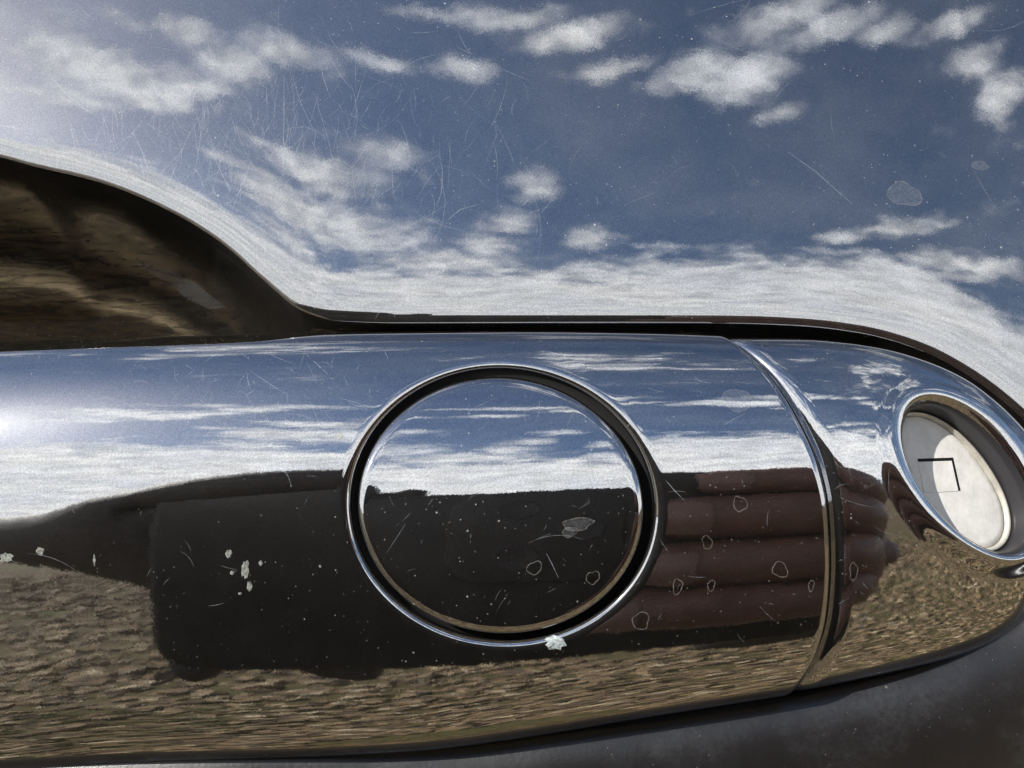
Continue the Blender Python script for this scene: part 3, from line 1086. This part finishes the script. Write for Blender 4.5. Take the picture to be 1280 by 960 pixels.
def pick_panel():
    if rng.random() < .86:
        x, y = rng.normal(290, 170), rng.normal(205, 75)
        ang = math.atan2(y - 190, x + 10) + math.pi / 2 + rng.normal(0, .55)
    else:
        x, y = rng.uniform(100, 1270), rng.uniform(5, 370)
        ang = rng.uniform(0, math.pi)
    ln = 8 + 26 * rng.exponential(1.0)
    return arc_path(x, y, ang, min(ln, 140), rng.normal(0, .35)), rng.uniform(.012, .034)


strokes('scratch_marks', panel, 700, pick_panel, SCRATCH)


def pick_handle():
    x, y = rng.uniform(5, 1000), rng.uniform(428, 800)
    if rng.random() < .5:
        x, y = rng.normal(330, 90), rng.normal(500, 45)
    ln = 6 + 16 * rng.exponential(1.0)
    return arc_path(x, y, rng.uniform(0, math.pi), min(ln, 70), rng.normal(0, .3)), rng.uniform(.016, .035)


strokes('scratch_marks', handle, 170, pick_handle, SCRATCH)


def pick_disc():
    a_ = rng.uniform(0, 6.28); r_ = rng.random() ** .5
    return arc_path(628 + 165 * r_ * math.cos(a_), 632 + 135 * r_ * math.sin(a_), rng.normal(-.8, .5), 5 + 14 * rng.exponential(1.0), rng.normal(0, .3)), rng.uniform(.014, .03)


strokes('scratch_marks', disc, 40, pick_disc, SCRATCH)


def pick_cap():
    return arc_path(rng.uniform(1040, 1130), rng.uniform(440, 800), rng.uniform(0, 3.14), 5 + 12 * rng.exponential(1.0), rng.normal(0, .3)), rng.uniform(.014, .03)


strokes('scratch_marks', cap, 40, pick_cap, SCRATCH)
# single longer scratches
for o_, pix in ((panel, [(550, 195), (553, 215), (552, 240), (546, 258)]), (panel, [(265, 190), (275, 212), (287, 238)]), (panel, [(355, 95), (355, 150), (354, 210)]),
                (panel, [(985, 190), (1020, 215), (1065, 255)]), (panel, [(560, 275), (575, 262), (600, 255)]), (panel, [(315, 200), (305, 225), (292, 258)]),
                (panel, [(400, 80), (405, 100), (413, 122)]), (panel, [(165, 165), (178, 190), (185, 212)]), (panel, [(472, 230), (468, 243), (464, 256)]),
                (disc, [(683, 692), (690, 705), (698, 722)]), (handle, [(383, 443), (396, 455), (410, 468)]), (handle, [(832, 600), (842, 612), (855, 625)])):
    r_ = ribbon(o_, pix, .055)
    if r_ is not None:
        n_ = len(pix)
        link_mesh('scratch', np.concatenate(r_), [(i, i + 1, n_ + i + 1, n_ + i) for i in range(n_ - 1)], SCRATCH, o_)


def spot_ring(ob, px, py, rx, ry, width=.085, fill=False, broken=0.0):
    n_ = 26
    ph = rng.uniform(0, 6.28, 3)
    pix = []
    for i in range(n_):
        a_ = 2 * math.pi * i / n_
        k_ = 1 + .14 * math.sin(2 * a_ + ph[0]) + .09 * math.sin(3 * a_ + ph[1]) + .05 * math.sin(5 * a_ + ph[2])
        pix.append((px + rx * k_ * math.cos(a_), py + ry * k_ * math.sin(a_)))
    pts = [on(ob, *p_) for p_ in pix]; c_ = on(ob, px, py)
    if c_ is None or any(p_ is None for p_ in pts):
        return
    P_ = np.array([p_[0] + p_[1] * LIFT for p_ in pts]); cc = c_[0] + c_[1] * LIFT
    rad_ = np.linalg.norm(P_ - cc, axis=1)[:, None]
    wv = width * (0.6 + .6 * rng.random((n_, 1)))
    Q_ = cc + (P_ - cc) * np.clip(1 - wv / rad_, .2, 1)
    f_ = [(i, (i + 1) % n_, n_ + (i + 1) % n_, n_ + i) for i in range(n_)]
    o = link_mesh('water_spot', np.concatenate([P_, Q_]), f_, SPOT, ob)
    if fill:
        P2 = np.concatenate([Q_ - c_[1] * .004, [cc - c_[1] * .004]])
        link_mesh('water_film', P2, [(i, (i + 1) % n_, n_) for i in range(n_)], SPOTF, ob)


for a_ in ((panel, 1130, 243, 21, 15, .10, True), (handle, 925, 630, 8, 11), (handle, 921, 500, 19, 13, .06, True), (handle, 975, 712, 9, 11), (handle, 889, 732, 5, 7),
           (handle, 847, 733, 7, 9), (handle, 1014, 732, 4, 7), (cap, 1067, 714, 6, 10), (handle, 801, 776, 12, 10), (disc, 668, 710, 9, 9), (disc, 741, 722, 8, 9),
           (handle, 884, 678, 7, 8, .06), (disc, 722, 655, 20, 8, .08, True), (disc, 712, 665, 9, 7, .07, True), (panel, 912, 22, 8, 5, .06), (panel, 1225, 207, 12, 5, .06, True)):
    spot_ring(*a_)


def chip(ob, px, py, rx, ry, seed, mat=CHIP, high=.05):
    r2 = np.random.default_rng(seed)
    n_ = 18
    V_ = []
    c_ = on(ob, px, py)
    if c_ is None:
        return
    for k_, (f_, h_) in enumerate(((1.0, -.01), (.8, high), (.4, high * 1.3))):
        for i in range(n_):
            a_ = 2 * math.pi * i / n_
            q = f_ * r2.uniform(.62, 1.12)
            p_ = on(ob, px + rx * q * math.cos(a_), py + ry * q * math.sin(a_)) or c_
            V_.append(p_[0] + p_[1] * h_ * r2.uniform(.5, 1.3) if k_ else p_[0] - p_[1] * .01)
    V_.append(c_[0] + c_[1] * high)
    F_ = [(k_ * n_ + i, k_ * n_ + (i + 1) % n_, (k_ + 1) * n_ + (i + 1) % n_, (k_ + 1) * n_ + i) for k_ in range(2) for i in range(n_)]
    F_ += [(2 * n_ + i, 2 * n_ + (i + 1) % n_, 3 * n_) for i in range(n_)]
    link_mesh('chip_dirt_glint', V_, F_, mat, ob, smooth=False)


chip(handle, 694, 803, 15, 11, 1)
DIRT_GLINT = mark_mat('pale_dirt_glints', (.42, .45, .41), .5, .7)
for i, (px_, py_, rx_, ry_) in enumerate(((307, 712, 6, 14), (312, 733, 4, 7), (286, 692, 5, 6), (290, 716, 3, 3), (326, 704, 3, 4), (8, 697, 11, 7), (50, 689, 6, 6), (118, 700, 2, 8), (425, 545, 5, 5), (400, 708, 2, 2), (300, 742, 3, 2))):  # dirt flecks; those at the far left edge are painted highlights
    chip(handle, px_, py_, rx_, ry_, 20 + i, DIRT_GLINT, .03)

SKY_REFL = mark_mat('painted_sky_reflection', (.30, .33, .38), .13, .35)  # sky reflection in the recess, painted as a pale blue-grey patch
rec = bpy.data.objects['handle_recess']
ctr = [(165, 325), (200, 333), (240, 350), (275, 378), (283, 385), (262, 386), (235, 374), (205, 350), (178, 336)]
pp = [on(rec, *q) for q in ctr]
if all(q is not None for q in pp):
    link_mesh('painted_sky_reflection', [q[0] + q[1] * .03 for q in pp] + [np.mean([q[0] + q[1] * .03 for q in pp], 0)], [(i, (i + 1) % 9, 9) for i in range(9)], SKY_REFL, rec)
